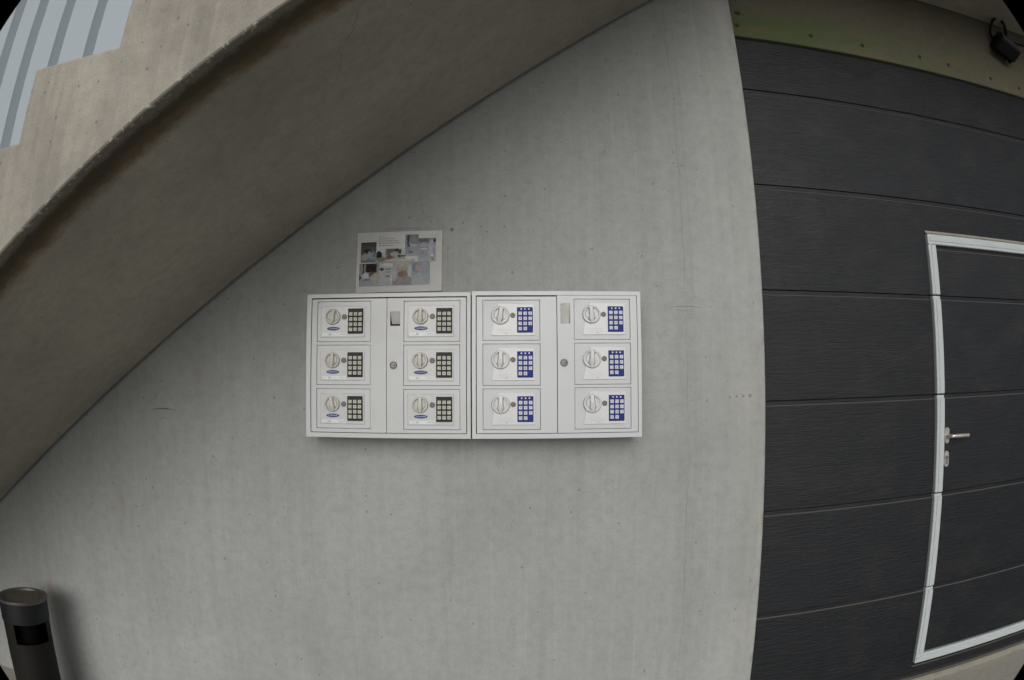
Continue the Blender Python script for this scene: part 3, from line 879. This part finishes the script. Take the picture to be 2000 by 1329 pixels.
# ================================================================== PAPER NOTICE (photo collage)
PX0, PX1, PZ0, PZ1 = -0.616, -0.2615, 0.412, 0.664
rnd = random.Random(5)
def wave(u, v): return -0.010 - 0.0035 * math.sin(3.0 * u + 0.7) * math.sin(math.pi * v) - 0.0025 * math.sin(7 * v + 3 * u) - 0.004 * max(0, u - 0.85) * 6 * (1 - v)
def ppt(px, py, lift):
    u = (px - 230) / 1370.0; v = (1165 - py) / 970.0
    return (PX0 + (PX1 - PX0) * u - 0.004 * v * 0.0, wave(u, v) - lift, PZ0 + (PZ1 - PZ0) * v + 0.0035 * (u - 0.5) + H)
nt = thing('paper_notice', ((PX0 + PX1) / 2, -0.01, PZ0 + H), 'creased white paper notice with a collage of printed photos on the concrete above the cabinet', 'notice')
NORG = ((PX0 + PX1) / 2, -0.01, PZ0 + H)
bm = BM()
nx_, nz_ = 24, 18
gv = [[bm.verts.new(ppt(222 + (1602 - 222) * i / nx_, 1168 - (1168 - 192) * j / nz_, 0.0)) for j in range(nz_ + 1)] for i in range(nx_ + 1)]
for i in range(nx_):
    for j in range(nz_): bm.faces.new((gv[i][j], gv[i + 1][j], gv[i + 1][j + 1], gv[i][j + 1]))
bmesh.ops.solidify(bm, geom=list(bm.faces), thickness=0.0006)
obj('sheet', bm, M_PAPER, nt, org=NORG, smooth=True)
def h2(a, b_): 
    x = math.sin(a * 127.1 + b_ * 311.7) * 43758.5453
    return x - math.floor(x)
def vn(x, y):
    i, j = math.floor(x), math.floor(y); fx, fy = x - i, y - j
    fx = fx * fx * (3 - 2 * fx); fy = fy * fy * (3 - 2 * fy)
    return (h2(i, j) * (1 - fx) + h2(i + 1, j) * fx) * (1 - fy) + (h2(i, j + 1) * (1 - fx) + h2(i + 1, j + 1) * fx) * fy
def s2l(c): return tuple((v / 255.0 / 12.92 if v / 255.0 <= 0.04045 else ((v / 255.0 + 0.055) / 1.055) ** 2.4) for v in c)
# each photo: rect, top colour, bottom colour, blobs (cx, cy, rx, ry, colour, square?)
PHOTOS = [
 ((275, 700, 620, 1070), (128, 128, 126), (150, 150, 162), [(470, 775, 86, 70, (38, 26, 24), 1), (340, 780, 9, 95, (24, 26, 26), 1), (480, 880, 40, 40, (92, 70, 66), 0), (380, 900, 55, 55, (176, 182, 186), 0), (530, 940, 60, 70, (160, 158, 140), 0), (285, 920, 14, 45, (40, 44, 46), 0), (400, 965, 60, 20, (110, 120, 130), 0)]),
 ((600, 690, 840, 1070), (168, 170, 166), (150, 158, 166), [(640, 800, 35, 25, (60, 66, 66), 0), (740, 800, 55, 14, (120, 120, 140), 0), (745, 850, 55, 12, (126, 122, 140), 0), (750, 915, 50, 14, (110, 112, 128), 0), (800, 960, 16, 60, (190, 180, 172), 0), (760, 730, 130, 34, (186, 186, 178), 0)]),
 ((545, 470, 1020, 700), (186, 200, 208), (142, 140, 130), [(590, 570, 46, 66, (30, 36, 32), 0), (800, 520, 100, 52, (84, 96, 104), 1), (880, 490, 22, 22, (40, 46, 48), 0), (770, 602, 72, 34, (130, 72, 64), 0), (840, 560, 60, 40, (166, 156, 142), 0), (925, 520, 26, 38, (50, 58, 58), 0), (970, 590, 60, 12, (44, 50, 54), 0), (640, 640, 120, 30, (120, 116, 108), 0), (780, 660, 100, 22, (170, 168, 160), 0), (920, 590, 26, 22, (54, 60, 62), 0)]),
 ((820, 640, 1160, 1065), (166, 164, 150), (128, 118, 128), [(1000, 640, 160, 40, (176, 178, 172), 0), (960, 740, 120, 40, (168, 160, 136), 0), (1000, 880, 70, 60, (146, 106, 92), 0), (940, 890, 40, 40, (118, 106, 92), 0), (1100, 840, 44, 100, (170, 180, 190), 0), (980, 800, 90, 30, (152, 150, 128), 0), (850, 880, 40, 110, (164, 160, 172), 0), (960, 1010, 120, 40, (140, 126, 134), 0)]),
 ((1015, 250, 1225, 600), (96, 118, 128), (150, 156, 166), [(1060, 330, 18, 110, (52, 62, 72), 1), (1030, 370, 14, 120, (120, 140, 160), 1), (1130, 430, 90, 10, (176, 176, 172), 0), (1150, 330, 50, 70, (118, 132, 132), 0), (1075, 430, 16, 16, (60, 60, 60), 0), (1110, 520, 40, 40, (104, 112, 114), 0), (1150, 490, 70, 40, (146, 146, 152), 0)]),
 ((1225, 315, 1505, 690), (118, 116, 138), (158, 164, 172), [(1310, 345, 80, 36, (92, 94, 112), 1), (1310, 430, 78, 40, (154, 150, 160), 0), (1440, 470, 54, 130, (164, 166, 170), 0), (1485, 360, 18, 26, (30, 32, 40), 0), (1472, 480, 10, 100, (134, 134, 156), 1), (1300, 570, 80, 50, (140, 148, 160), 0), (1445, 590, 30, 20, (200, 196, 188), 0), (1450, 650, 14, 26, (134, 122, 104), 0), (1310, 490, 80, 10, (174, 178, 192), 0)]),
 ((1120, 690, 1415, 1060), (128, 142, 156), (152, 160, 166), [(1235, 790, 55, 34, (176, 142, 134), 0), (1160, 790, 30, 70, (110, 124, 150), 0), (1190, 850, 60, 12, (150, 130, 110), 0), (1350, 740, 60, 40, (146, 152, 160), 0), (1260, 960, 120, 80, (148, 160, 164), 0), (1190, 720, 40, 22, (112, 130, 150), 0)]),
 ((290, 355, 545, 690), (64, 62, 58), (120, 134, 146), [(330, 480, 50, 90, (78, 76, 70), 0), (400, 490, 60, 22, (44, 42, 38), 0), (360, 590, 52, 60, (158, 152, 134), 0), (490, 590, 50, 70, (112, 142, 164), 0), (430, 560, 24, 60, (152, 156, 150), 0), (380, 520, 22, 14, (60, 50, 46), 0), (320, 600, 14, 50, (144, 156, 164), 0), (510, 575, 16, 20, (80, 110, 140), 0), (420, 660, 110, 14, (98, 104, 110), 0)]),
]
for pi, (rc, ct, cb, blobs) in enumerate(PHOTOS):
    x0, y0, x1, y1 = rc
    nx2, ny2 = max(8, int((x1 - x0) / 8)), max(8, int((y1 - y0) / 8))
    bm = BM()
    lift = 0.0012 + 0.00012 * pi
    cl_ = bm.loops.layers.float_color.new('ink')
    gv = [[bm.verts.new(ppt(x0 + (x1 - x0) * i / nx2, y0 + (y1 - y0) * j / ny2, lift)) for j in range(ny2 + 1)] for i in range(nx2 + 1)]
    for i in range(nx2):
        for j in range(ny2):
            px, py = x0 + (x1 - x0) * (i + 0.5) / nx2, y0 + (y1 - y0) * (j + 0.5) / ny2
            t = (py - y0) / (y1 - y0)
            c_ = [ct[k] * (1 - t) + cb[k] * t for k in range(3)]
            wx, wy = px + 16 * (vn(px / 22, py / 22 + 9) - 0.5), py + 16 * (vn(px / 22 + 40, py / 22) - 0.5)
            for (bx_, by_, rx, ry, bc, sq) in blobs:
                dx, dy = abs(wx - bx_) / rx, abs(wy - by_) / ry
                d_ = max(dx, dy) if sq else math.sqrt(dx * dx + dy * dy)
                a_ = max(0.0, min(1.0, (1.15 - d_) / 0.3))
                c_ = [c_[k] * (1 - a_) + bc[k] * a_ for k in range(3)]
            nn = (vn(px / 14, py / 14 + pi * 7) - 0.5) * 22 + (vn(px / 7 + 3, py / 7) - 0.5) * 22
            c_ = [max(6, min(235, v * 1.06 + nn)) for v in c_]
            f = bm.faces.new((gv[i][j], gv[i][j + 1], gv[i + 1][j + 1], gv[i + 1][j]))
            lc = s2l(c_)
            gy = sum(lc) / 3; lc = tuple(min(0.74, (gy + (v - gy) * 0.6) * 0.78) for v in lc)
            for lp in f.loops: lp[cl_] = (*lc, 1)
    obj('photo_print', bm, M_PHOTO, nt, org=NORG)
bm = BM()
for y_, x_end in ((272, 690), (307, 840), (343, 905), (379, 940), (419, 815)):
    x_ = 585
    while x_ < x_end - 8:
        wd = rnd.choice((16, 24, 34, 44)); wd = min(wd, x_end - x_)
        for q0 in range(int(wd / 7)):
            a_ = ppt(x_ + q0 * 7, y_ - rnd.choice((6, 6, 9)), 0.0016); c_ = ppt(x_ + q0 * 7 + 4.8, y_ + 6, 0.0016)
            v_ = [bm.verts.new(p) for p in ((a_[0], a_[1], a_[2]), (c_[0], a_[1], a_[2]), (c_[0], a_[1], c_[2]), (a_[0], a_[1], c_[2]))]
            bm.faces.new(v_)
        x_ += wd + 9
obj('text_lines', bm, plain('grey_ink', (0.10, 0.10, 0.105), 0.6), nt, org=NORG)
